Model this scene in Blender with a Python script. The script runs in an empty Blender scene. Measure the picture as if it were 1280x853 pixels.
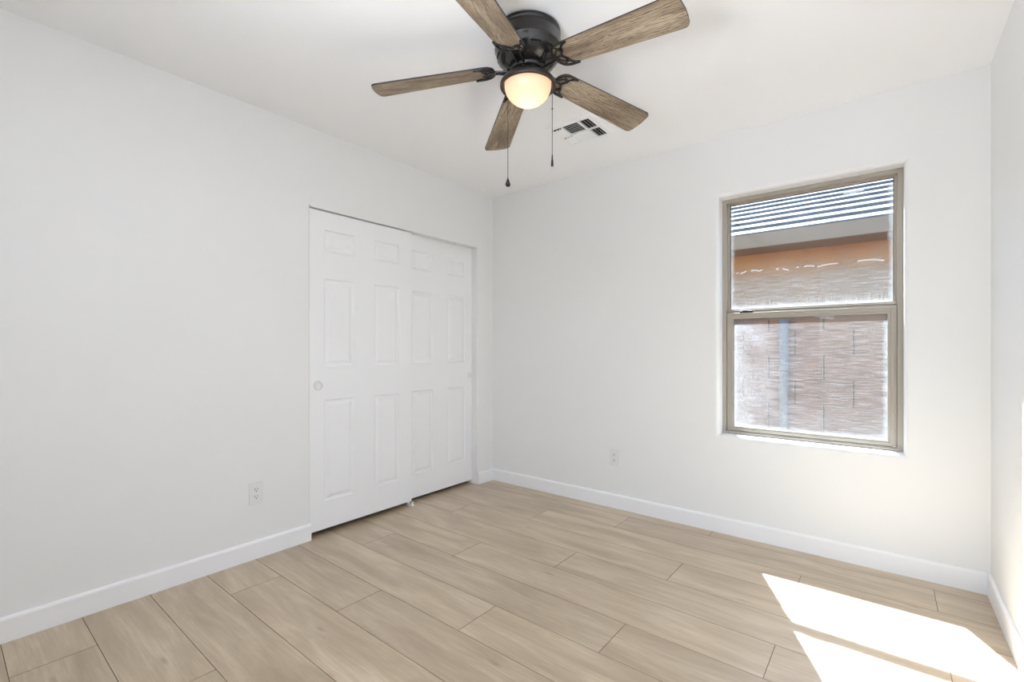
import bpy, bmesh, math, random
from mathutils import Vector, Matrix
random.seed(7)
PI = math.pi
SC = bpy.context.scene
COL = SC.collection
R = math.radians

# ------------------------------------------------------------------ camera
cam_d = bpy.data.cameras.new('camera')
cam = bpy.data.objects.new('camera', cam_d); COL.objects.link(cam)
cam.location = (2.651, -3.042, 1.131)
cam.rotation_euler = (R(90), 0, R(38.69))
cam_d.sensor_width = 36.0
cam_d.lens = 581.86 / 1280 * 36
cam_d.shift_y = (436.26 - 426.5) / 1280
cam_d.clip_start = 0.02
SC.camera = cam

# ------------------------------------------------------------------ world, sun, added fill light, exposure
SUN_DIR = Vector((-0.468, 1.0, 1.382))           # towards the sun
world = bpy.data.worlds.new('sky'); SC.world = world
world.use_nodes = True
wn = world.node_tree; wn.nodes.clear()
wo = wn.nodes.new('ShaderNodeOutputWorld'); wb = wn.nodes.new('ShaderNodeBackground')
sk = wn.nodes.new('ShaderNodeTexSky'); sk.sky_type = 'NISHITA'; sk.sun_disc = False
sk.sun_elevation = R(51.4); sk.sun_rotation = math.atan2(SUN_DIR.x, SUN_DIR.y)
wn.links.new(sk.outputs[0], wb.inputs[0]); wn.links.new(wb.outputs[0], wo.inputs[0])
wb.inputs[1].default_value = 0.60

sl = bpy.data.lights.new('sun', 'SUN'); sl.energy = 50.0; sl.angle = R(0.4); sl.color = (0.90, 0.965, 1.04)
so = bpy.data.objects.new('sun', sl); COL.objects.link(so)
so.rotation_euler = SUN_DIR.to_track_quat('Z', 'Y').to_euler(); so.location = (0, 6, 9)

hl = bpy.data.lights.new('fill_uplight', 'AREA'); hl.shape = 'DISK'; hl.size = 0.6
hl.energy = 30; hl.spread = R(168); hl.color = (0.90, 0.95, 1.02)
ho = bpy.data.objects.new('fill_uplight', hl); COL.objects.link(ho)
ho.location = (1.95, -2.88, 1.56); ho.rotation_euler = Vector((-0.38, -0.16, -1.0)).to_track_quat('Z', 'Y').to_euler()     # fill light added behind the viewer, without a fixture, shining on the ceiling

SC.view_settings.view_transform = 'Standard'; SC.view_settings.look = 'None'
SC.view_settings.gamma = 1.0; SC.view_settings.use_curve_mapping = False
SC.view_settings.exposure = 0.0
SC.cycles.max_bounces = 14; SC.cycles.diffuse_bounces = 8; SC.cycles.transparent_max_bounces = 16
SC.cycles.use_denoising = True
SC.cycles.sample_clamp_indirect = 6.0

# ------------------------------------------------------------------ material helpers
def lin(c):
    return tuple((x / 12.92 if x <= 0.04045 else ((x + 0.055) / 1.055) ** 2.4) for x in (v / 255 for v in c)) + (1.0,)

class NT:
    def __init__(s, name):
        s.m = bpy.data.materials.new(name); s.m.use_nodes = True
        s.t = s.m.node_tree; s.t.nodes.clear()
        s.out = s.n('ShaderNodeOutputMaterial')
    def n(s, typ, **kw):
        nd = s.t.nodes.new(typ)
        for k, v in kw.items():
            if k.startswith('i_'):
                key = k[2:]
                key = int(key) if key.isdigit() else key.replace('_', ' ')
                nd.inputs[key].default_value = v
            else: setattr(nd, k, v)
        return nd
    def l(s, a, b): s.t.links.new(a, b)
    def coords(s, kind='Object', scale=(1, 1, 1), loc=(0, 0, 0)):
        tc = s.n('ShaderNodeTexCoord'); mp = s.n('ShaderNodeMapping')
        mp.inputs['Scale'].default_value = scale; mp.inputs['Location'].default_value = loc
        s.l(tc.outputs[kind], mp.inputs['Vector']); return mp.outputs['Vector']
    def noise(s, vec, scale=5, detail=4, rough=0.5, dist=0.0):
        nd = s.n('ShaderNodeTexNoise'); nd.inputs['Scale'].default_value = scale; nd.inputs['Detail'].default_value = detail
        nd.inputs['Roughness'].default_value = rough; nd.inputs['Distortion'].default_value = dist
        s.l(vec, nd.inputs['Vector']); return nd.outputs['Fac']
    def ramp(s, fac, stops):
        nd = s.n('ShaderNodeValToRGB'); e = nd.color_ramp.elements
        while len(e) < len(stops): e.new(0.5)
        for q, (p, c) in zip(e, stops):
            q.position = p; q.color = c if len(c) == 4 else (*c, 1)
        s.l(fac, nd.inputs['Fac']); return nd.outputs['Color']
    def math(s, op, a, b=0.0, clamp=False):
        nd = s.n('ShaderNodeMath', operation=op, use_clamp=clamp)
        for i, v in enumerate((a, b)):
            if isinstance(v, (int, float)): nd.inputs[i].default_value = v
            else: s.l(v, nd.inputs[i])
        return nd.outputs[0]
    def mix(s, fac, a, b, blend='MIX'):
        nd = s.n('ShaderNodeMix', data_type='RGBA', blend_type=blend)
        for key, v in ((0, fac), (6, a), (7, b)):
            if isinstance(v, (int, float)): nd.inputs[key].default_value = v
            elif isinstance(v, tuple): nd.inputs[key].default_value = v
            else: s.l(v, nd.inputs[key])
        return nd.outputs[2]
    def maprange(s, v, a, b, c=0.0, d=1.0):
        nd = s.n('ShaderNodeMapRange'); s.l(v, nd.inputs[0])
        for i, x in enumerate((a, b, c, d)): nd.inputs[i + 1].default_value = x
        return nd.outputs[0]
    def bsdf(s, color, rough=0.5, metal=0.0, spec=0.5, bump=None, bstr=0.1, bdist=0.001):
        b = s.n('ShaderNodeBsdfPrincipled')
        for key, v in (('Base Color', color), ('Roughness', rough), ('Metallic', metal), ('Specular IOR Level', spec)):
            if isinstance(v, (int, float, tuple)): b.inputs[key].default_value = v
            else: s.l(v, b.inputs[key])
        if bump is not None:
            bp = s.n('ShaderNodeBump'); bp.inputs['Strength'].default_value = bstr; bp.inputs['Distance'].default_value = bdist
            s.l(bump, bp.inputs['Height']); s.l(bp.outputs[0], b.inputs['Normal'])
        s.l(b.outputs[0], s.out.inputs[0]); return b

def paint(name, rgb, rough, tex=180, bstr=0.06, bdist=0.0006, spec=0.3):
    t = NT(name); v = t.coords()
    n = t.noise(v, tex, 3)
    big = t.noise(v, 1.3, 2)
    c = lin(rgb); c2 = tuple(x * 0.985 for x in c[:3]) + (1,)
    t.bsdf(t.mix(big, c, c2), rough, spec=spec, bump=n, bstr=bstr, bdist=bdist)
    return t.m

M = {}
M['wall'] = paint('wall_paint', (238, 238, 238), 0.75)
M['ceiling'] = paint('ceiling_paint', (251, 251, 252), 0.85, tex=90, bstr=0.1)
M['trim'] = paint('trim_paint', (245, 245, 247), 0.35, tex=40, bstr=0.01, spec=0.4)
M['door'] = paint('door_paint', (245, 245, 247), 0.38, tex=60, bstr=0.02, spec=0.4)
M['white_plastic'] = paint('white_plastic', (232, 232, 230), 0.3, tex=30, bstr=0.0, spec=0.5)
M['vent_metal'] = paint('white_vent_metal', (249, 249, 249), 0.4, tex=30, bstr=0.0, spec=0.4)
M['dark_void'] = paint('dark_void', (16, 15, 14), 0.9, tex=30, bstr=0.0)
M['slot'] = paint('socket_slot', (52, 50, 48), 0.7, tex=30, bstr=0.0)
M['hall'] = paint('hall_paint', (235, 234, 232), 0.8)

def floor_mat():
    t = NT('oak_plank_floor')
    uv = t.n('ShaderNodeUVMap'); uv.uv_map = 'plank'
    def mp(sc):
        m = t.n('ShaderNodeMapping'); m.inputs['Scale'].default_value = sc; t.l(uv.outputs[0], m.inputs[0]); return m.outputs[0]
    at = t.n('ShaderNodeAttribute'); at.attribute_name = 'plank_tone'; tone = at.outputs['Fac']
    broad = t.noise(mp((0.9, 5, 1)), 2.2, 4, 0.55, 0.6)
    grain = t.noise(mp((3.0, 60, 1)), 2.0, 5, 0.62, 0.25)
    fine = t.noise(mp((14, 240, 1)), 2.0, 3, 0.6)
    w = t.n('ShaderNodeTexWave', wave_type='BANDS', bands_direction='Y', wave_profile='SIN')
    w.inputs['Scale'].default_value = 2.4; w.inputs['Distortion'].default_value = 12.0
    w.inputs['Detail'].default_value = 1.5; w.inputs['Detail Scale'].default_value = 0.9
    t.l(mp((0.45, 4.2, 1)), w.inputs['Vector'])
    vo = t.n('ShaderNodeTexVoronoi'); vo.inputs['Scale'].default_value = 2.1; t.l(mp((1.3, 4.2, 1)), vo.inputs['Vector'])
    knot = t.maprange(vo.outputs['Distance'], 0.02, 0.11, 1.0, 0.0)
    c = t.ramp(broad, [(0.3, lin((166, 146, 120))), (0.5, lin((187, 169, 142))), (0.68, lin((206, 189, 163)))])
    c = t.mix(t.maprange(grain, 0.42, 0.72, 0.0, 0.55), c, lin((168, 147, 123)))
    c = t.mix(t.maprange(w.outputs['Fac'], 0.80, 1.0, 0.0, 0.16), c, lin((164, 142, 117)))
    c = t.mix(t.maprange(fine, 0.5, 0.75, 0.0, 0.25), c, lin((152, 130, 106)))
    c = t.mix(t.math('MULTIPLY', knot, 0.45), c, lin((118, 94, 70)))
    c = t.mix(1.0, c, t.ramp(tone, [(0.0, (0.92, 0.915, 0.91)), (0.5, (0.99, 0.99, 0.99)), (1.0, (1.06, 1.055, 1.05))]), 'MULTIPLY')
    b = t.bsdf(c, t.maprange(grain, 0.3, 0.7, 0.30, 0.40), spec=0.5, bump=grain, bstr=0.12, bdist=0.0006)
    b.inputs['Coat Weight'].default_value = 0.5; b.inputs['Coat Roughness'].default_value = 0.3
    return t.m
M['floor'] = floor_mat()
M['groove'] = paint('plank_groove', (120, 101, 82), 0.8, tex=30, bstr=0.0)

def blade_mat():
    t = NT('weathered_oak_blade')
    tc = t.n('ShaderNodeTexCoord'); oi = t.n('ShaderNodeObjectInfo')
    cb = t.n('ShaderNodeCombineXYZ'); t.l(t.math('MULTIPLY', oi.outputs['Random'], 13.0), cb.inputs[0]); t.l(t.math('MULTIPLY', oi.outputs['Random'], 5.0), cb.inputs[1])
    ad = t.n('ShaderNodeVectorMath', operation='ADD'); t.l(tc.outputs['Object'], ad.inputs[0]); t.l(cb.outputs[0], ad.inputs[1])
    def mp(sc):
        m = t.n('ShaderNodeMapping'); m.inputs['Scale'].default_value = sc; t.l(ad.outputs[0], m.inputs[0]); return m.outputs[0]
    w = t.n('ShaderNodeTexWave', wave_type='BANDS', bands_direction='Y'); w.inputs['Scale'].default_value = 9; w.inputs['Distortion'].default_value = 14
    w.inputs['Detail'].default_value = 3; w.inputs['Detail Scale'].default_value = 1.2; t.l(mp((0.9, 5, 1)), w.inputs['Vector'])
    g = t.noise(mp((5, 150, 5)), 2.0, 5, 0.65)
    br = t.noise(mp((2, 10, 2)), 2.0, 3, 0.5, 0.5)
    c = t.ramp(br, [(0.3, lin((128, 110, 91))), (0.7, lin((194, 176, 151)))])
    c = t.mix(t.maprange(w.outputs['Fac'], 0.55, 1.0, 0.0, 0.75), c, lin((92, 76, 62)))
    c = t.mix(t.maprange(g, 0.5, 0.66, 0.0, 0.75), c, lin((84, 69, 56)))
    t.bsdf(c, 0.55, spec=0.3, bump=g, bstr=0.2, bdist=0.0005)
    return t.m
M['blade'] = blade_mat()
def simple(name, rgb, rough, metal=0.0, spec=0.5, var=0.1, scale=40):
    t = NT(name); n = t.noise(t.coords(), scale, 3)
    c = lin(rgb); c2 = tuple(x * (1 - var) for x in c[:3]) + (1,)
    t.bsdf(t.mix(n, c, c2), rough, metal, spec); return t.m
M['blade_edge'] = simple('dark_blade_edge', (38, 32, 28), 0.5)
M['bronze'] = simple('dark_bronze_metal', (34, 32, 31), 0.2, 0.3, 0.7)
M['bronze_ring'] = simple('bronze_fitter_ring', (58, 52, 47), 0.38, 0.5, 0.5)
M['chain'] = simple('dark_chain_metal', (70, 66, 62), 0.4, 0.6)
M['frame'] = simple('tan_window_frame', (172, 164, 152), 0.42, 0.0, 0.4, 0.06, 20)
M['gasket'] = simple('dark_window_gasket', (92, 84, 76), 0.7)
M['black_latch'] = simple('black_latch', (25, 25, 24), 0.5)
M['pull_metal'] = simple('white_pull_cup', (238, 238, 239), 0.35)
M['fascia'] = simple('grey_tan_fascia', (146, 135, 120), 0.7, 0, 0.2, 0.15, 12)
M['soffit'] = simple('tan_soffit', (150, 118, 76), 0.8, 0, 0.2, 0.1, 12)
M['pipe'] = simple('blue_grey_pipe', (112, 122, 134), 0.5, 0, 0.4, 0.1, 10)

def dome_mat():
    t = NT('frosted_lamp_glass')
    tr = t.n('ShaderNodeBsdfTranslucent'); tr.inputs[0].default_value = (0.95, 0.70, 0.52, 1)
    df = t.n('ShaderNodeBsdfDiffuse'); df.inputs[0].default_value = (0.85, 0.76, 0.66, 1)
    n = t.noise(t.coords(), 30, 2)
    gl = t.n('ShaderNodeBsdfGlossy'); gl.inputs[0].default_value = (1, 1, 1, 1); t.l(t.maprange(n, 0, 1, 0.32, 0.4), gl.inputs['Roughness'])
    a = t.n('ShaderNodeMixShader'); a.inputs[0].default_value = 0.3; t.l(tr.outputs[0], a.inputs[1]); t.l(df.outputs[0], a.inputs[2])
    b = t.n('ShaderNodeMixShader'); b.inputs[0].default_value = 0.04; t.l(a.outputs[0], b.inputs[1]); t.l(gl.outputs[0], b.inputs[2])
    t.l(b.outputs[0], t.out.inputs[0]); return t.m
M['dome'] = dome_mat()

def clear_glass():
    t = NT('clear_pane')
    tr = t.n('ShaderNodeBsdfTransparent'); tr.inputs[0].default_value = (0.97, 0.985, 0.98, 1)
    gl = t.n('ShaderNodeBsdfGlossy'); gl.inputs['Roughness'].default_value = 0.03
    fr = t.n('ShaderNodeFresnel'); fr.inputs[0].default_value = 1.45
    m = t.n('ShaderNodeMixShader'); t.l(t.math('MULTIPLY', fr.outputs[0], 0.7), m.inputs[0]); t.l(tr.outputs[0], m.inputs[1]); t.l(gl.outputs[0], m.inputs[2])
    t.l(m.outputs[0], t.out.inputs[0]); return t.m
M['glass'] = clear_glass()

def dirty(name, x0, x1, z0, z1, lower):
    """hard-water streaks, dust and drip marks on the outside of one pane (coordinates in metres on the pane)"""
    t = NT(name)
    tc = t.n('ShaderNodeTexCoord'); sx = t.n('ShaderNodeSeparateXYZ'); t.l(tc.outputs['Object'], sx.inputs[0])
    X, Z = sx.outputs[0], sx.outputs[2]
    edge = t.math('MINIMUM', t.math('MINIMUM', t.math('SUBTRACT', X, x0), t.math('SUBTRACT', x1, X)),
                  t.math('MINIMUM', t.math('SUBTRACT', Z, z0), t.math('SUBTRACT', z1, Z)))
    wob = t.noise(t.coords(), 28, 3)
    edged = t.math('ADD', edge, t.math('MULTIPLY', t.math('SUBTRACT', wob, 0.5), 0.03))
    rim = t.maprange(edged, 0.0, 0.026, 1.0, 0.0)
    streak = t.noise(t.coords(scale=(6, 1, 140)), 1.6, 4, 0.65)
    speck = t.noise(t.coords(scale=(60, 1, 240)), 2.0, 3, 0.6)
    cloud = t.noise(t.coords(scale=(2.6, 1, 3.2)), 1.7, 4, 0.55)
    low = t.maprange(Z, z0, z0 + (0.20 if lower else 0.075), 1.0, 0.0)
    if lower:
        left = t.maprange(X, x0 + 0.02, x0 + 0.30, 1.0, 0.0)
        d = t.math('ADD', 0.08, t.math('MULTIPLY', t.maprange(streak, 0.42, 0.66), 0.30))
        d = t.math('ADD', d, t.math('MULTIPLY', t.maprange(speck, 0.5, 0.64), 0.22))
        d = t.math('ADD', d, t.math('MULTIPLY', t.math('MULTIPLY', left, t.maprange(speck, 0.42, 0.6)), t.maprange(cloud, 0.34, 0.58, 0.2, 1.0)))
        d = t.math('ADD', d, t.math('MULTIPLY', low, t.maprange(cloud, 0.3, 0.7, 0.06, 0.20)))
        d = t.math('ADD', d, t.math('MULTIPLY', rim, 0.45))
    else:
        drip = t.noise(t.coords(scale=(120, 1, 6)), 1.4, 3, 0.6)
        lowhalf = t.maprange(Z, z0 + 0.12, z0 + 0.34, 1.0, 0.0)
        d = t.math('ADD', 0.015, t.math('MULTIPLY', t.math('MULTIPLY', lowhalf, t.maprange(streak, 0.42, 0.66)), 0.22))
        d = t.math('ADD', d, t.math('MULTIPLY', lowhalf, 0.10))
        d = t.math('ADD', d, t.math('MULTIPLY', t.math('MULTIPLY', low, t.maprange(drip, 0.4, 0.62)), 0.36))
        d = t.math('ADD', d, t.math('MULTIPLY', rim, 0.45))
        d = t.math('ADD', d, t.math('MULTIPLY', t.maprange(cloud, 0.52, 0.75), 0.05))
        # torn remains of a protective film: a few ragged pale shreds along one level, and a patch near the head
        zz = t.math('ADD', Z, t.math('MULTIPLY', t.math('SUBTRACT', t.noise(t.coords(scale=(9, 1, 2)), 1.0, 3), 0.5), 0.07))
        band = t.math('LESS_THAN', t.math('ABSOLUTE', t.math('SUBTRACT', zz, z0 + 0.228)), 0.0042)
        shred = t.math('MULTIPLY', band, t.math('GREATER_THAN', t.noise(t.coords(scale=(11, 1, 1), loc=(3.3, 0, 0)), 1.0, 2), 0.50))
        px = t.math('POWER', t.math('DIVIDE', t.math('SUBTRACT', X, x0 + 0.63), 0.05), 2.0)
        pz = t.math('POWER', t.math('DIVIDE', t.math('SUBTRACT', Z, z1 - 0.032), 0.018), 2.0)
        patch = t.math('LESS_THAN', t.math('ADD', t.math('ADD', px, pz), t.math('MULTIPLY', t.math('SUBTRACT', wob, 0.5), 2.4)), 1.0)
        d = t.math('ADD', d, t.math('MULTIPLY', t.math('MAXIMUM', t.math('MULTIPLY', shred, 0.7), patch), 0.45))
    d = t.math('MULTIPLY', d, 1.0, True)
    tr = t.n('ShaderNodeBsdfTransparent'); tr.inputs[0].default_value = (0.97, 0.985, 0.98, 1)
    tl = t.n('ShaderNodeBsdfTranslucent'); tl.inputs[0].default_value = (0.18, 0.185, 0.19, 1)
    df = t.n('ShaderNodeBsdfDiffuse'); df.inputs[0].default_value = (0.42, 0.42, 0.42, 1)
    a = t.n('ShaderNodeMixShader'); a.inputs[0].default_value = 0.35; t.l(tl.outputs[0], a.inputs[1]); t.l(df.outputs[0], a.inputs[2])
    m = t.n('ShaderNodeMixShader'); t.l(d, m.inputs[0]); t.l(tr.outputs[0], m.inputs[1]); t.l(a.outputs[0], m.inputs[2])
    t.l(m.outputs[0], t.out.inputs[0]); return t.m

def block_mat():
    t = NT('split_block'); v = t.coords()
    n = t.noise(v, 7, 5, 0.6); f = t.noise(v, 120, 3)
    c = t.ramp(n, [(0.3, lin((116, 94, 82))), (0.7, lin((140, 116, 102)))])
    c = t.mix(t.maprange(f, 0.45, 0.65, 0, 0.35), c, lin((98, 78, 68)))
    t.bsdf(c, 0.95, spec=0.1, bump=f, bstr=0.5, bdist=0.003); return t.m
M['block'] = block_mat()
M['mortar'] = simple('dark_mortar', (74, 64, 58), 0.95, 0, 0.1, 0.2, 60)
M['block_bed'] = simple('block_bed_joint', (150, 126, 114), 0.95, 0, 0.1, 0.2, 60)
def stucco_mat():
    t = NT('tan_stucco_eave_glow'); v = t.coords()
    n = t.noise(v, 3, 4); f = t.noise(v, 70, 4, 0.6)
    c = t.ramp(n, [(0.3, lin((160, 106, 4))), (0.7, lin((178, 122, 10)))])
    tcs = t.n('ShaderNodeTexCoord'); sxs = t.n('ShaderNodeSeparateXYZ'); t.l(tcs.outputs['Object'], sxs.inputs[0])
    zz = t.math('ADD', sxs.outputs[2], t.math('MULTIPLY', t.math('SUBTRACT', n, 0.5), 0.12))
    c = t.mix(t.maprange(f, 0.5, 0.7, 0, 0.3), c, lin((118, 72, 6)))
    c = t.mix(t.maprange(zz, 2.12, 2.32), lin((152, 126, 94)), c)  # ochre top: eave shade and warm bounce light painted into the wall colour
    t.bsdf(c, 0.95, spec=0.1, bump=f, bstr=0.6, bdist=0.004); return t.m
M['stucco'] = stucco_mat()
M['ext_stucco'] = simple('tan_stucco_outside', (144, 124, 100), 0.95, 0, 0.1, 0.15, 60)
def tile_mat():
    t = NT('concrete_roof_tile'); v = t.coords()
    n = t.noise(v, 4, 4, 0.6); f = t.noise(v, 60, 3)
    c = t.ramp(n, [(0.3, lin((88, 93, 100))), (0.7, lin((116, 121, 128)))])
    c = t.mix(t.maprange(f, 0.5, 0.7, 0, 0.3), c, lin((70, 76, 84)))
    t.bsdf(c, 0.85, spec=0.2, bump=f, bstr=0.3, bdist=0.002); return t.m
M['tile'] = tile_mat()
def ground_mat():
    t = NT('gravel_ground'); v = t.coords()
    vo = t.n('ShaderNodeTexVoronoi'); vo.inputs['Scale'].default_value = 45; t.l(v, vo.inputs['Vector'])
    n = t.noise(v, 3, 4)
    c = t.ramp(n, [(0.3, lin((146, 130, 112))), (0.7, lin((170, 155, 138)))])
    c = t.mix(t.maprange(vo.outputs['Distance'], 0.2, 0.6, 0, 0.5), c, lin((120, 104, 90)))
    t.bsdf(c, 0.95, spec=0.1, bump=vo.outputs['Distance'], bstr=0.6, bdist=0.01); return t.m
M['ground'] = ground_mat()

# ------------------------------------------------------------------ mesh helpers (all coordinates are in metres, world space unless a parent's own space is said)
def box(bm, lo, hi, bev=0.0, mi=0, seg=2):
    vs = [bm.verts.new((x, y, z)) for x in (lo[0], hi[0]) for y in (lo[1], hi[1]) for z in (lo[2], hi[2])]
    fs = [bm.faces.new([vs[i] for i in q]) for q in ((0, 1, 3, 2), (4, 6, 7, 5), (0, 4, 5, 1), (2, 3, 7, 6), (0, 2, 6, 4), (1, 5, 7, 3))]
    for f in fs: f.material_index = mi
    if bev > 0:
        es = list({e for f in fs for e in f.edges})
        r = bmesh.ops.bevel(bm, geom=es, offset=bev, segments=seg, affect='EDGES', profile=0.5)
        for f in r['faces']: f.material_index = mi
    return vs
def lathe(bm, prof, c=(0, 0, 0), n=48, mi=0, a0=0.0, a1=2 * PI, smooth=True):
    full = abs(a1 - a0 - 2 * PI) < 1e-6
    k = n if full else n + 1
    rings = []
    for (r, z) in prof:
        if r < 1e-6: rings.append([bm.verts.new((c[0], c[1], c[2] + z))])
        else: rings.append([bm.verts.new((c[0] + r * math.cos(a0 + (a1 - a0) * i / n), c[1] + r * math.sin(a0 + (a1 - a0) * i / n), c[2] + z)) for i in range(k)])
    for A, B in zip(rings, rings[1:]):
        for i in range(n):
            j = (i + 1) % k
            if len(A) == 1 and len(B) == 1: continue
            if len(A) == 1: q = [A[0], B[j], B[i]]
            elif len(B) == 1: q = [A[i], A[j], B[0]]
            else: q = [A[i], A[j], B[j], B[i]]
            f = bm.faces.new(q); f.smooth = smooth; f.material_index = mi
def tube(bm, pts, r, n=8, mi=0, flat=1.0, cap=True):
    pts = [Vector(p) for p in pts]; rings = []
    for i, p in enumerate(pts):
        t = (pts[min(i + 1, len(pts) - 1)] - pts[max(i - 1, 0)]).normalized()
        up = Vector((0, 0, 1)) if abs(t.z) < 0.95 else Vector((1, 0, 0))
        s = t.cross(up).normalized(); u = s.cross(t).normalized()
        rr = r[i] if isinstance(r, (list, tuple)) else r
        rings.append([bm.verts.new(p + s * rr * math.cos(2 * PI * k / n) + u * rr * flat * math.sin(2 * PI * k / n)) for k in range(n)])
    for A, B in zip(rings, rings[1:]):
        for k in range(n):
            f = bm.faces.new([A[k], A[(k + 1) % n], B[(k + 1) % n], B[k]]); f.smooth = True; f.material_index = mi
    if cap:
        bm.faces.new(rings[0][::-1]).material_index = mi; bm.faces.new(rings[-1]).material_index = mi
def prism(bm, pts, z0, z1, mi=0, mside=None):
    a = [bm.verts.new((x, y, z0)) for x, y in pts]; b = [bm.verts.new((x, y, z1)) for x, y in pts]
    bm.faces.new(a[::-1]).material_index = mi; bm.faces.new(b).material_index = mi
    for i in range(len(pts)):
        j = (i + 1) % len(pts)
        bm.faces.new([a[i], a[j], b[j], b[i]]).material_index = mi if mside is None else mside
def catmull(pts, k=6):
    P = [Vector(p) for p in pts]; P = [P[0] * 2 - P[1]] + P + [P[-1] * 2 - P[-2]]; out = []
    for i in range(1, len(P) - 2):
        for s in range(k):
            t = s / k; a, b, c, d = P[i - 1:i + 3]
            out.append(0.5 * ((2 * b) + (c - a) * t + (2 * a - 5 * b + 4 * c - d) * t * t + (3 * b - a - 3 * c + d) * t ** 3))
    out.append(P[-2]); return out
def obj(name, bm, mats, parent=None, recalc=True):
    if recalc: bmesh.ops.recalc_face_normals(bm, faces=bm.faces)
    me = bpy.data.meshes.new(name)
    bm.to_mesh(me); bm.free()
    for m in (mats if isinstance(mats, (list, tuple)) else [mats]): me.materials.append(m)
    o = bpy.data.objects.new(name, me); COL.objects.link(o)
    if parent: o.parent = parent
    return o
def wobj(name, bm, mats, parent):
    """like obj(), for shapes given in world space under an unrotated thing"""
    off = Vector(parent.location); p = parent.parent
    while p: off += Vector(p.location); p = p.parent
    for v in bm.verts: v.co -= off
    return obj(name, bm, mats, parent)
def tag(o, label, cat, group=None, kind=None):
    o['label'] = label; o['category'] = cat
    if group: o['group'] = group
    if kind: o['kind'] = kind
    return o
def thing(name, label, cat, loc=(0, 0, 0), group=None, kind=None):
    o = bpy.data.objects.new(name, None); COL.objects.link(o); o.location = loc; o.empty_display_size = 0.1
    return tag(o, label, cat, group, kind)
def NB(): return bmesh.new()

W, H = 3.031, 2.44              # room width (x from 0), ceiling height; window wall at y = 0
YB = -3.20                      # rear wall behind the camera
T = 0.165                       # wall thickness

# ------------------------------------------------------------------ shell
def wall_with_hole(name, frame, outer, hole, r, depth, label, cat, arc=8):
    """wall slab with one rectangular opening whose room-side edge is a bullnose of radius r. frame(u, v, d) -> world"""
    bm = NB()
    prof = [(r - r * math.sin(a), r - r * math.cos(a)) for a in [PI / 2 * i / arc for i in range(arc + 1)]]   # (inset beyond hole, depth)
    prof = [(r, 0.0)] + prof[1:] + [(0.0, depth)]
    def rect(o): return [(o[0], o[2]), (o[1], o[2]), (o[1], o[3]), (o[0], o[3])]
    def loop(e, d): return [bm.verts.new(frame(u, v, d)) for u, v in rect((hole[0] - e, hole[1] + e, hole[2] - e, hole[3] + e))]
    fo = [bm.verts.new(frame(u, v, 0)) for u, v in rect(outer)]; bo = [bm.verts.new(frame(u, v, depth)) for u, v in rect(outer)]
    loops = [fo] + [loop(e, d) for e, d in prof] + [bo]
    loops.append(fo)
    for A, B in zip(loops, loops[1:]):
        for i in range(4):
            j = (i + 1) % 4
            try: bm.faces.new([A[i], A[j], B[j], B[i]])
            except ValueError: pass
    outer_mat = M['ext_stucco'] if name == 'wall_back' else M['wall']
    o = obj(name, bm, [M['wall'], outer_mat])
    for f in list(o.data.polygons)[-8:]: f.material_index = 1
    return tag(o, label, cat, kind='structure')

WX0, WX1, WZ0, WZ1 = 1.850, 2.7265, 0.600, 2.066           # window opening
wall_with_hole('wall_back', lambda u, v, d: (u, d, v), (-0.75, W + T, -0.10, H + 0.06), (WX0, WX1, WZ0, WZ1), 0.022, T,
               'white painted wall that holds the window', 'wall')
CY0, CY1, CZ = -1.638, -0.191, 1.975                        # closet opening
wall_with_hole('wall_left', lambda u, v, d: (-d, u, v), (YB, 0.0, -0.10, H + 0.06), (CY0, CY1, -0.08, CZ), 0.016, 0.115,
               'white painted wall that holds the closet doors', 'wall')
bm = NB(); box(bm, (W, YB, -0.1), (W + T, 0.0, H + 0.06))
tag(obj('wall_right', bm, M['wall']), 'white painted wall at the far right edge', 'wall', kind='structure')
# rear wall with the doorway the photographer stands in
bm = NB()
box(bm, (-0.115, YB - 0.115, -0.1), (2.05, YB, H + 0.06)); box(bm, (2.88, YB - 0.115, -0.1), (W + T, YB, H + 0.06)); box(bm, (2.05, YB - 0.115, 2.06), (2.88, YB, H + 0.06))
tag(obj('wall_rear', bm, M['wall']), 'white painted wall with the doorway behind the viewer', 'wall', kind='structure')
bm = NB(); box(bm, (-0.75, YB - 0.115, H), (W + T, T, H + 0.06))
tag(obj('ceiling', bm, M['ceiling']), 'flat white ceiling above the fan', 'ceiling', kind='structure')
# closet interior shell
bm = NB()
box(bm, (-0.75, CY0 - 0.3, -0.1), (-0.70, 0.0, H)); box(bm, (-0.70, CY0 - 0.35, -0.1), (-0.115, CY0 - 0.3, H))
tag(obj('wall_closet', bm, M['wall']), 'inner walls of the closet behind the sliding doors', 'wall', kind='structure')

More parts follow.
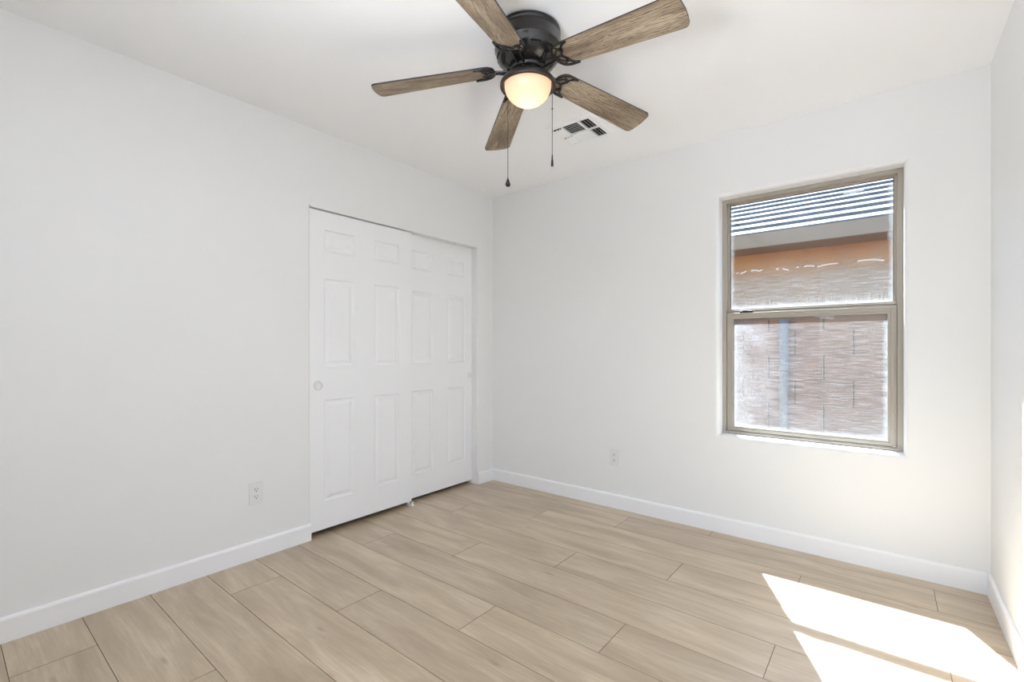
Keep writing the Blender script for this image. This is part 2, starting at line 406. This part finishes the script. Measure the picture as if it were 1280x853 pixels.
# floor: one mesh of planks running along x, end joints stepped by a third
def build_floor():
    bm = NB(); uvl = bm.loops.layers.uv.new('plank'); col = bm.verts.layers.float.new('plank_tone')
    pw, L = 0.231, 1.515; y_first = -2.875
    xa, xb, ya, yb = -0.72, W + 0.01, YB - 0.7, 0.004
    g = 0.0011; dz = 0.0016
    rnd = random.Random(11)
    k0 = int(math.floor((ya - y_first) / pw))
    for k in range(k0, 13):
        y0, y1 = max(ya, y_first + k * pw), min(yb, y_first + (k + 1) * pw)
        if y1 - y0 < 0.004: continue
        x = 0.305 + 0.505 * (k % 3) - 2 * L
        while x < xb:
            x0, x1 = max(xa, x), min(xb, x + L)
            tone = rnd.random(); ou, ov = rnd.random() * 40, rnd.random() * 40
            if x1 - x0 > 0.004:
                top = [(x0 + g, y0 + g), (x1 - g, y0 + g), (x1 - g, y1 - g), (x0 + g, y1 - g)]
                bot = [(x0, y0), (x1, y0), (x1, y1), (x0, y1)]
                tv = [bm.verts.new((a, b, 0)) for a, b in top]; bv = [bm.verts.new((a, b, -dz)) for a, b in bot]
                for v in tv + bv: v[col] = tone
                fs = [bm.faces.new(tv)]
                for i in range(4):
                    f = bm.faces.new([bv[i], bv[(i + 1) % 4], tv[(i + 1) % 4], tv[i]]); f.material_index = 1; fs.append(f)
                for f in fs:
                    for lp in f.loops: lp[uvl].uv = (lp.vert.co.x - x0 + ou, lp.vert.co.y - y0 + ov)
            x += L
    box(bm, (xa, ya, -0.09), (xb, yb, -0.0025), mi=1)
    o = obj('floor', bm, [M['floor'], M['groove']], recalc=True)
    tag(o, 'pale oak plank floor with a sunlit patch', 'floor', kind='structure')
build_floor()

# baseboards: extruded profile with an eased top edge
def baseboard(name, p0, p1, nrm, label, cap0=True):
    h, d = 0.098, 0.013
    prof = [(0, 0.0), (d, 0.0), (d, h - 0.012), (d - 0.002, h - 0.006), (d - 0.006, h - 0.0015), (0.004, h), (0, h)]
    bm = NB(); n = Vector(nrm)
    A = [bm.verts.new(Vector(p0) + n * a + Vector((0, 0, b))) for a, b in prof]; B = [bm.verts.new(Vector(p1) + n * a + Vector((0, 0, b))) for a, b in prof]
    for i in range(len(prof)):
        j = (i + 1) % len(prof); bm.faces.new([A[i], A[j], B[j], B[i]])
    bm.faces.new(A); bm.faces.new(B)
    tag(obj(name, bm, M['trim']), label, 'baseboard', kind='structure')
baseboard('baseboard_left', (0, YB, 0), (0, CY0 - 0.001, 0), (1, 0, 0), 'long white baseboard left of the closet doors')
baseboard('baseboard_closet', (0, CY1 + 0.001, 0), (0, 0, 0), (1, 0, 0), 'short white baseboard between closet and corner')
baseboard('baseboard_back', (0.013, 0, 0), (W - 0.013, 0, 0), (0, -1, 0), 'white baseboard under the window wall')
baseboard('baseboard_right', (W, YB, 0), (W, 0, 0), (-1, 0, 0), 'white baseboard along the right wall')
# track fascia over the closet doors
bm = NB(); box(bm, (-0.004, CY0 - 0.002, CZ - 0.001), (0.0022, CY1 + 0.002, CZ + 0.062), 0.0015)
tag(obj('trim_1', bm, M['wall']), 'thin white track fascia above the closet doors', 'trim', kind='structure')

# ------------------------------------------------------------------ closet sliding doors
def sliding_door(name, xf, y0, y1, z0, z1, label, pull_y):
    t = thing(name, label, 'closet door', (xf, (y0 + y1) / 2, z0), kind='structure')
    bm = NB(); th = 0.034
    yc = [y0, y0 + 0.110, y0 + 0.314, y1 - 0.314, y1 - 0.110, y1]
    zc = [z0, 0.202, 0.820, 1.020, 1.560, 1.725, 1.858, z1]
    vid = {}
    def V(y, z, d=0.0):
        k = (round(y, 5), round(z, 5), round(d, 5))
        if k not in vid: vid[k] = bm.verts.new((xf - d, y, z))
        return vid[k]
    for i in range(5):
        for j in range(7):
            a, b, c, d = yc[i], yc[i + 1], zc[j], zc[j + 1]
            if i in (1, 3) and j in (1, 3, 5):
                steps = [(0, 0), (0.003, 0.0035), (0.007, 0.0075), (0.013, 0.0085), (0.020, 0.0075), (0.036, 0.0022), (0.040, 0.002)]
                loops = [[V(a + s, c + s, q), V(b - s, c + s, q), V(b - s, d - s, q), V(a + s, d - s, q)] for s, q in steps]
                for A, B in zip(loops, loops[1:]):
                    for k in range(4): bm.faces.new([A[k], A[(k + 1) % 4], B[(k + 1) % 4], B[k]])
                bm.faces.new(loops[-1])
            else: bm.faces.new([V(a, c), V(b, c), V(b, d), V(a, d)])
    # back and sides
    bq = [bm.verts.new((xf - th, y, z)) for y, z in ((y0, z0), (y1, z0), (y1, z1), (y0, z1))]
    bm.faces.new(bq)
    per = [V(y, z0) for y in yc] + [V(y1, z) for z in zc[1:]] + [V(y, z1) for y in yc[-2::-1]] + [V(y0, z) for z in zc[-2:0:-1]]
    cor = {0: 0, 5: 1, 12: 2, 17: 3}
    keys = sorted(cor); n = len(per)
    for q, k in enumerate(keys):
        k2 = keys[(q + 1) % 4] if q < 3 else n
        seg = [per[x % n] for x in range(k, k2 + 1)]
        bm.faces.new(seg + [bq[cor[keys[(q + 1) % 4]]], bq[cor[k]]])
    wobj('panel', bm, M['door'], t)
    # round flush pull: raised rim and dished cup
    bm = NB(); prof = [(0.0, 0.0006), (0.021, 0.0006), (0.0218, 0.0010), (0.0222, 0.0070), (0.0245, 0.0080), (0.0275, 0.0052), (0.0290, 0.0)]
    lathe(bm, prof, n=32)
    for v in bm.verts: v.co = Vector((xf + v.co.z, pull_y + v.co.x, 0.910 + v.co.y))
    wobj('pull', bm, M['pull_metal'], t)
    return t
sliding_door('door_1', -0.012, -1.655, -0.875, 0.034, 1.967, 'front white six-panel sliding closet door on the left', -1.584)
sliding_door('door_2', -0.070, -0.935, -0.155, 0.027, 1.99, 'rear white six-panel sliding closet door nearer the corner', -0.212)
t = thing('door_guide', 'small white plastic guide on the floor between the closet doors', 'door guide', (-0.048, -0.873, 0.0))
bm = NB(); box(bm, (-0.060, -0.892, 0.0), (0.006, -0.858, 0.004), 0.001); wobj('base', bm, M['white_plastic'], t)
bm = NB()
box(bm, (-0.0525, -0.886, 0.004), (-0.0445, -0.864, 0.050), 0.001)
wobj('fin', bm, M['white_plastic'], t)
bm = NB(); box(bm, (-0.004, -0.882, 0.0035), (0.001, -0.868, 0.032), 0.001); wobj('fin', bm, M['white_plastic'], t)

# ------------------------------------------------------------------ outlets
def outlet(loc, axis, label):
    """duplex receptacle; local space: u along the wall, n out of the wall, z up"""
    t = thing('wall_outlet', label, 'outlet', loc)
    def place(bm):
        for v in bm.verts:
            u, n, z = v.co
            v.co = Vector((n, u, z)) if axis == 'x' else Vector((u, -n, z))
    bm = NB(); box(bm, (-0.036, 0.0, -0.059), (0.036, 0.0055, 0.059), 0.0022, seg=3); place(bm); obj('cover_plate', bm, M['white_plastic'], t)
    for s in (1, -1):
        bm = NB(); zc = s * 0.0195
        pts = []
        for k in range(28):
            a = 2 * PI * k / 28; x = 0.0172 * math.cos(a); z = 0.0172 * math.sin(a)
            pts.append((x, max(-0.0138, min(0.0138, z))))
        a = [bm.verts.new((x, 0.005, zc + z)) for x, z in pts]; b = [bm.verts.new((x * 0.97, 0.0072, zc + z * 0.97)) for x, z in pts]
        for i in range(28): bm.faces.new([a[i], a[(i + 1) % 28], b[(i + 1) % 28], b[i]])
        bm.faces.new(b)
        place(bm); rc = obj('receptacle', bm, M['white_plastic'], t)
        bm = NB()
        box(bm, (-0.0078, 0.0068, zc - 0.002), (-0.0052, 0.0075, zc + 0.0075)); box(bm, (0.0052, 0.0068, zc - 0.001), (0.0078, 0.0075, zc + 0.0065))
        pts = [(0.0030 * math.cos(q), zc - 0.0078 + 0.0030 * math.sin(q)) for q in [2 * PI * i / 12 for i in range(12)]]
        a = [bm.verts.new((x, 0.0075, z)) for x, z in pts]; bm.faces.new(a)
        place(bm); obj('slots', bm, M['slot'], rc)
    bm = NB(); lathe(bm, [(0.0, 0.0012), (0.002, 0.001), (0.0032, 0.0)], n=14)
    for v in bm.verts: v.co = Vector((v.co.x, 0.0055 + v.co.z, v.co.y))
    place(bm); obj('screw', bm, M['white_plastic'], t)
    return t
outlet((0.0, -1.945, 0.352), 'x', 'white duplex wall outlet on the closet wall left of the doors')
outlet((1.150, 0.0, 0.360), 'y', 'white duplex wall outlet on the window wall left of the window')

# ------------------------------------------------------------------ window (single hung)
win = thing('window_1', 'tan-framed single-hung window with streaky dirty panes', 'window', ((WX0 + WX1) / 2, 0.085, WZ0), kind='structure')
def ring_frame(bm, x0, x1, z0, z1, y0, y1, l, r, b, tp, bev=0.002, mi=0):
    box(bm, (x0, y0, z0), (x0 + l, y1, z1), bev, mi); box(bm, (x1 - r, y0, z0), (x1, y1, z1), bev, mi)
    if b: box(bm, (x0 + l, y0, z0), (x1 - r, y1, z0 + b), bev, mi)
    if tp: box(bm, (x0 + l, y0, z1 - tp), (x1 - r, y1, z1), bev, mi)
bm = NB()
ring_frame(bm, WX0, WX1, WZ0, WZ1, 0.085, 0.168, 0.023, 0.025, 0.014, 0.023)
ring_frame(bm, WX0 + 0.022, WX1 - 0.024, WZ0 + 0.010, WZ1 - 0.020, 0.122, 0.150, 0.013, 0.014, 0.004, 0.010)   # stop the upper pane sits in
box(bm, (WX0 + 0.022, 0.0925, WZ0 + 0.012), (WX1 - 0.024, 0.0965, WZ0 + 0.019), 0.001)                      # lip of the sill track
wobj('frame', bm, M['frame'], win)
bm = NB()
ring_frame(bm, WX0 + 0.035, WX1 - 0.038, WZ0 + 0.77, WZ1 - 0.028, 0.134, 0.140, 0.0035, 0.0035, 0, 0.0035, 0.0)
wobj('glazing_bead', bm, M['gasket'], win)
bm = NB(); box(bm, (WX0 + 0.023, 0.120, 1.332), (WX1 - 0.025, 0.150, 1.381), 0.002); box(bm, (WX0 + 0.023, 0.112, 1.366), (WX1 - 0.025, 0.121, 1.372), 0.001)
wobj('meeting_rail', bm, M['frame'], win)
# lower sash with stepped stiles
sash = None
bm = NB()
SX0, SX1, SZ0, SZ1 = WX0 + 0.0245, WX1 - 0.0265, 0.621, 1.354
ring_frame(bm, SX0, SX1, SZ0, SZ1, 0.096, 0.119, 0.024, 0.024, 0.018, 0.026, 0.0015)
ring_frame(bm, SX0 + 0.023, SX1 - 0.023, SZ0 + 0.017, SZ1 - 0.025, 0.100, 0.117, 0.0145, 0.0145, 0.009, 0.012, 0.001)
ring_frame(bm, SX0 + 0.008, SX1 - 0.008, SZ0 + 0.005, SZ1 - 0.005, 0.0945, 0.0975, 0.006, 0.006, 0.006, 0.006, 0.0008)
sash = wobj('sash', bm, M['frame'], win)
bm = NB(); box(bm, (1.948, 0.099, 1.3535), (2.020, 0.113, 1.366), 0.002); box(bm, (1.962, 0.100, 1.365), (1.992, 0.109, 1.370), 0.0015)
wobj('latch', bm, M['black_latch'], sash)['label'] = 'black sash latch'
bm = NB(); box(bm, (2.500, 0.100, 1.3535), (2.570, 0.112, 1.359), 0.001); box(bm, (2.600, 0.100, 1.3535), (2.645, 0.112, 1.359), 0.001)
wobj('catch', bm, M['frame'], sash)
def pane(name, x0, x1, z0, z1, y, mat, parent):
    bm = NB(); box(bm, (x0, y, z0), (x1, y + 0.004, z1))
    for f in bm.faces:
        f.material_index = 1 if f.calc_center_median().y > y + 0.0035 else 0
    return wobj(name, bm, [M['glass'], mat], parent)
ox, oz = win.location.x, win.location.z
bx0, bx1 = SX0 + 0.036, SX1 - 0.036
pane('lower_pane', bx0, bx1, SZ0 + 0.025, SZ1 - 0.036, 0.108, dirty('dusty_lower_pane', bx0 - ox, bx1 - ox, SZ0 + 0.025 - oz, SZ1 - 0.036 - oz, True), sash)
ux0, ux1 = WX0 + 0.034, WX1 - 0.037
pane('upper_pane', ux0, ux1, 1.378, WZ1 - 0.028, 0.137, dirty('dusty_upper_pane', ux0 - ox, ux1 - ox, 1.381 - oz, WZ1 - 0.029 - oz, False), win)

# ------------------------------------------------------------------ ceiling register (four-way)
vent = thing('ceiling_vent', 'square white four-way air register on the ceiling beyond the fan', 'vent', (1.222, -0.602, H))
vx0, vx1, vy0, vy1 = 1.076, 1.368, -0.752, -0.452
zf = H - 0.007
bm = NB()
cx0, cx1, cy0, cy1 = 1.100, 1.342, -0.722, -0.482
for (a, b, c, d) in ((vx0, vy0, vx1, cy0), (vx0, cy1, vx1, vy1), (vx0, cy0, cx0, cy1), (cx1, cy0, vx1, cy1)):
    box(bm, (a, b, zf), (c, d, H - 0.0005), 0.0)
ym = (cy0 + cy1) / 2
mx0, mx1 = 1.166, 1.276
box(bm, (mx0 - 0.0055, cy0, zf - 0.003), (mx0 + 0.0045, cy1, H - 0.001)); box(bm, (mx1 - 0.0045, cy0, zf - 0.003), (mx1 + 0.0055, cy1, H - 0.001))
box(bm, (cx0, ym - 0.006, zf - 0.003), (cx1, ym + 0.006, H - 0.001))
wobj('frame', bm, M['vent_metal'], vent)
bm = NB(); box(bm, (cx0, cy0, H - 0.0015), (cx1, cy1, H - 0.0005)); wobj('duct_opening', bm, M['slot'], vent)['label'] = 'dark duct opening'
def slat(lo, hi, along, tilt):
    """thin slanted blade between two points (u0..u1 along the blade), lower edge displaced by tilt"""
    bm = NB(); zt, zb = H - 0.002, zf - 0.004
    th = 0.0012
    if along == 'y':
        x, y0, y1 = lo
        q = [(x, zt), (x + th, zt), (x + tilt + th, zb), (x + tilt, zb)]
        a = [bm.verts.new((p, y0, z)) for p, z in q]; b = [bm.verts.new((p, y1, z)) for p, z in q]
    else:
        y, x0, x1 = lo
        q = [(y, zt), (y + th, zt), (y + tilt + th, zb), (y + tilt, zb)]
        a = [bm.verts.new((x0, p, z)) for p, z in q]; b = [bm.verts.new((x1, p, z)) for p, z in q]
    bm.faces.new(a); bm.faces.new(b)
    for i in range(4): bm.faces.new([a[i], a[(i + 1) % 4], b[(i + 1) % 4], b[i]])
    wobj('slat', bm, M['vent_metal'], vent)
for (y0, y1) in ((cy0 + 0.006, ym - 0.007), (ym + 0.007, cy1 - 0.006)):
    for k in range(3):
        slat((1.286 + 0.0185 * k, y0, y1), None, 'y', 0.008)      # right bank throws towards +x
        slat((1.122 + 0.020 * k, y0 + 0.012, y1), None, 'y', -0.017)      # left bank throws towards -x
for k in range(5): slat((cy0 + 0.022 + 0.020 * k, mx0 + 0.005, mx1 - 0.005), None, 'x', -0.009)
for k in range(6): slat((ym + 0.008 + 0.018 * k, mx0 + 0.005, mx1 - 0.005), None, 'x', 0.019)

# ------------------------------------------------------------------ ceiling fan with light
FC = Vector((1.500, -1.500, H))
fan = thing('ceiling_fan', 'dark bronze five-blade ceiling fan with a glowing frosted bowl light', 'ceiling fan', FC)
bm = NB()
lathe(bm, [(0.0, -0.0005), (0.128, -0.0005), (0.134, -0.006), (0.135, -0.016), (0.132, -0.020), (0.132, -0.034), (0.1345, -0.038), (0.1345, -0.070), (0.137, -0.074), (0.137, -0.080),
           (0.133, -0.085), (0.131, -0.100), (0.124, -0.117), (0.113, -0.131), (0.099, -0.142), (0.088, -0.149), (0.084, -0.152), (0.0, -0.152)], n=64)
for k in range(12):                                                            # cooling slots around the lower bowl
    a = 2 * PI * k / 12 + 0.2
    lathe(bm, [(0.1282, -0.1105), (0.1250, -0.1165), (0.122, -0.116), (0.126, -0.109), (0.1282, -0.1105)], n=8, mi=1, a0=a, a1=a + 0.34)
wobj_loc = obj('motor_housing', bm, [M['bronze'], M['dark_void']], fan)
bm = NB()
lathe(bm, [(0.0, -0.152), (0.074, -0.152), (0.076, -0.156), (0.076, -0.168), (0.070, -0.172), (0.056, -0.174), (0.056, -0.190), (0.0, -0.190)], n=48)
for k in range(10):
    a = 2 * PI * k / 10; lathe(bm, [(0.0, -0.1765), (0.0035, -0.1755), (0.0045, -0.172)], (0.064 * math.cos(a), 0.064 * math.sin(a), 0), n=10)
obj('hub', bm, M['bronze'], fan)
bm = NB()
lathe(bm, [(0.0, -0.1895), (0.062, -0.1895), (0.080, -0.191), (0.096, -0.197), (0.108, -0.206), (0.1145, -0.216), (0.1155, -0.226), (0.112, -0.231), (0.106, -0.231), (0.101, -0.226), (0.0995, -0.212), (0.05, -0.205), (0.0, -0.205)], n=64)
obj('light_ring', bm, M['bronze_ring'], fan)
bm = NB()
prof = [(0.0965, -0.212), (0.0965, -0.222)] + [(0.0965 * math.cos(PI / 2 * i / 16), -0.222 - 0.082 * math.sin(PI / 2 * i / 16)) for i in range(1, 16)] + [(0.0, -0.304)]
lathe(bm, prof, n=64)
dome = obj('glass_bowl', bm, M['dome'], fan); dome['label'] = 'glowing frosted glass bowl'
pl = bpy.data.lights.new('fan_bulb', 'POINT'); pl.energy = 0.38; pl.shadow_soft_size = 0.022; pl.color = (1.0, 0.86, 0.69)
po = bpy.data.objects.new('fan_bulb', pl); COL.objects.link(po); po.parent = fan; po.location = (0.0, 0.0, -0.253)

# one blade with its openwork iron, then copies
def blade_outline():
    pts = []
    def arc(cx, cy, r, a0, a1, n=7):
        for i in range(n + 1):
            a = a0 + (a1 - a0) * i / n; pts.append((cx + r * math.cos(a), cy + r * math.sin(a)))
    wi, wt = 0.056, 0.0705
    arc(0.139 + 0.045, -wi + 0.045, 0.045, R(180), R(266))
    arc(0.654 - 0.026, -wt + 0.022, 0.022, R(-92), R(-18))
    pts += [(0.6535, -0.030), (0.6555, 0.0), (0.6535, 0.030)]
    arc(0.654 - 0.026, wt - 0.022, 0.022, R(18), R(92))
    arc(0.139 + 0.045, wi - 0.045, 0.045, R(94), R(180))
    return pts
ZB = -0.144
pitch, phase = R(-11.4), 70.0
DROOP = R(6.4)
bm = NB(); prism(bm, blade_outline(), -0.0005, 0.0055, 0, 1)
blade = obj('blade', bm, [M['blade'], M['blade_edge']], fan)
blade.location = (0, 0, ZB); blade.rotation_euler = (pitch, DROOP, R(phase))
bm = NB(); zi = -0.004
def bar(pts, r=0.0042, k=5, fl=0.75): tube(bm, catmull([(x, y, zi) for x, y in pts], k), r, 8, flat=fl)
outer = [(0.222, 0.0555), (0.190, 0.0560), (0.162, 0.049), (0.146, 0.033), (0.1385, 0.012), (0.1385, -0.012), (0.146, -0.033), (0.162, -0.049), (0.190, -0.0560), (0.222, -0.0555)]
bar(outer, 0.0052)
for s in (1, -1):
    bar([(0.222, 0.0555 * s), (0.202, 0.047 * s), (0.190, 0.036 * s), (0.187, 0.023 * s), (0.180, 0.014 * s), (0.170, 0.0)], 0.0048)
    bar([(0.140, 0.006 * s), (0.152, 0.016 * s), (0.163, 0.027 * s), (0.176, 0.034 * s), (0.188, 0.033 * s)], 0.0034)
    bar([(0.160, 0.045 * s), (0.170, 0.040 * s), (0.178, 0.030 * s)], 0.003)
    tube(bm, catmull([(0.150, 0.008 * s, zi), (0.128, 0.011 * s, zi), (0.104, 0.013 * s, -0.008), (0.084, 0.014 * s, -0.0105), (0.064, 0.014 * s, -0.011)], 6), 0.0048, 8)
bar([(0.139, 0.0), (0.156, 0.0), (0.171, 0.0)], 0.004)
for (sx, sy) in ((0.178, 0.026), (0.178, -0.026), (0.161, 0.0)): lathe(bm, [(0.0, zi - 0.0055), (0.003, zi - 0.0048), (0.0045, zi - 0.002), (0.0045, zi + 0.003)], (sx, sy, 0), n=10)
iron = obj('blade_iron', bm, M['bronze'], blade); iron['label'] = 'dark openwork blade bracket'
for k in range(1, 5):
    b = blade.copy(); COL.objects.link(b); b.parent = fan; b.rotation_euler = (pitch, DROOP, R(phase + 72 * k))
    i2 = iron.copy(); COL.objects.link(i2); i2.parent = b

# two pull chains on opposite sides of the light kit
Fw = Vector((-0.6251, 0.7805, 0)); Rt = Vector((0.7805, 0.6251, 0))
def chain(off, z0, z1, prof, beads):
    bm = NB(); tube(bm, [(off.x, off.y, z0), (off.x, off.y, (z0 + z1) / 2), (off.x, off.y, z1)], 0.0013, 6)
    for z in beads: lathe(bm, [(0, 0.004), (0.0028, 0.002), (0.0028, -0.002), (0, -0.004)], (off.x, off.y, z), n=10)
    c = obj('pull_chain', bm, M['chain'], fan)
    bm = NB(); lathe(bm, prof, (off.x, off.y, z1), n=16); f = obj('chain_fob', bm, M['bronze'], c); f['label'] = 'dark pull-chain fob'
    return c
drop = [(0, 0.002), (0.0022, 0.0), (0.004, -0.008), (0.008, -0.018), (0.0108, -0.026), (0.0105, -0.032), (0.0075, -0.0365), (0, -0.038)]
slim = [(0, 0.002), (0.0022, 0.0), (0.003, -0.016), (0.0045, -0.028), (0.0052, -0.042), (0.0042, -0.046), (0, -0.047)]
chain(Rt * -0.083 + Fw * 0.058, -0.228, 1.859 - H, drop, [-0.30])
chain(Rt * 0.096 + Fw * -0.055, -0.222, 1.910 - H, slim, [-0.345])

# ------------------------------------------------------------------ outside, seen through the window
bm = NB(); box(bm, (-7, T + 0.001, -0.40), (12, 22, -0.20))
tag(obj('ground', bm, M['ground']), 'gravel side yard outside the window', 'ground', kind='structure')
bwall = thing('block_wall', 'pinkish concrete block wall outside the window', 'block wall', (2.2, 1.5, -0.20))
bm = NB(); bh, bl, zt = 0.2065, 0.398, 1.4915
box(bm, (-1.6, 1.512, -0.21), (6.2, 1.650, zt - 0.004), 0, 1)
for r_ in range(9):
    z1 = zt - bh * r_; z0 = z1 - bh
    x = (2.263 if r_ % 2 == 0 else 2.061) - 10 * bl
    while x < 6.0:
        if x > -1.7:
            box(bm, (x + 0.0055, 1.5 + random.uniform(0, 0.001), max(z0 + 0.0012, -0.205)), (x + bl - 0.0055, 1.66, z1 - 0.0012), 0.0, 0)
        x += bl
wobj('courses', bm, [M['block'], M['mortar']], bwall)
pipe = thing('wall_pipe', 'blue-grey pipe standing against the block wall', 'pipe', (1.985, 1.46, -0.20))
bm = NB(); tube(bm, [(1.985, 1.458, -0.21), (1.985, 1.458, 0.6), (1.985, 1.458, 1.38)], 0.034, 20); wobj('pipe', bm, M['pipe'], pipe)
bm = NB()
lathe(bm, [(0.034, -0.012), (0.040, -0.010), (0.040, 0.010), (0.034, 0.012)], (1.985, 1.458, 0.95), n=20)
wobj('clamp', bm, M['pipe'], pipe)

house = thing('neighbor_house', 'tan stucco house with a pale tiled roof beyond the block wall', 'house', (2.2, 3.05, -0.20))
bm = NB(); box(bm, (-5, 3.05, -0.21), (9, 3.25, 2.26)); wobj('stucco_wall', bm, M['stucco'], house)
bm = NB(); box(bm, (-5.4, 2.62, 2.245), (9.4, 3.06, 2.262)); wobj('soffit', bm, M['soffit'], house)
bm = NB(); box(bm, (-5.4, 2.59, 2.238), (9.4, 2.622, 2.388), 0.003); wobj('fascia', bm, M['fascia'], house)
bm = NB(); th = math.atan(0.45); e = 0.338; ys, zs = 2.612, 2.330
for n_ in range(17):
    x = -5.4 - (0.15 if n_ % 2 else 0)
    while x < 9.4:
        j = random.uniform(-0.004, 0.004)
        vs = box(bm, (0.0012, 0, 0), (0.3288, e + 0.05, 0.064 + j * 0.5))
        Mx = Matrix.Translation((x, ys + n_ * e * math.cos(th) + j, zs + n_ * e * math.sin(th) + 0.016)) @ Matrix.Rotation(th - 0.10, 4, 'X')
        for v in vs: v.co = Mx @ v.co
        x += 0.33
wobj('roof_tiles', bm, M['tile'], house)
bm = NB()
yr, zr = ys + 17 * e * math.cos(th), zs + 17 * e * math.sin(th)
for xx in (0,):
    a = [(-5.3, 2.63, 2.335), (9.3, 2.63, 2.335), (9.3, yr, zr - 0.01), (-5.3, yr, zr - 0.01)]
    b = [(p[0], p[1] + 0.02, p[2] - 0.08) for p in a]
    A = [bm.verts.new(p) for p in a]; B = [bm.verts.new(p) for p in b]
    bm.faces.new(A); bm.faces.new(B[::-1])
    for i in range(4): bm.faces.new([A[i], A[(i + 1) % 4], B[(i + 1) % 4], B[i]])
wobj('roof_deck', bm, M['fascia'], house)
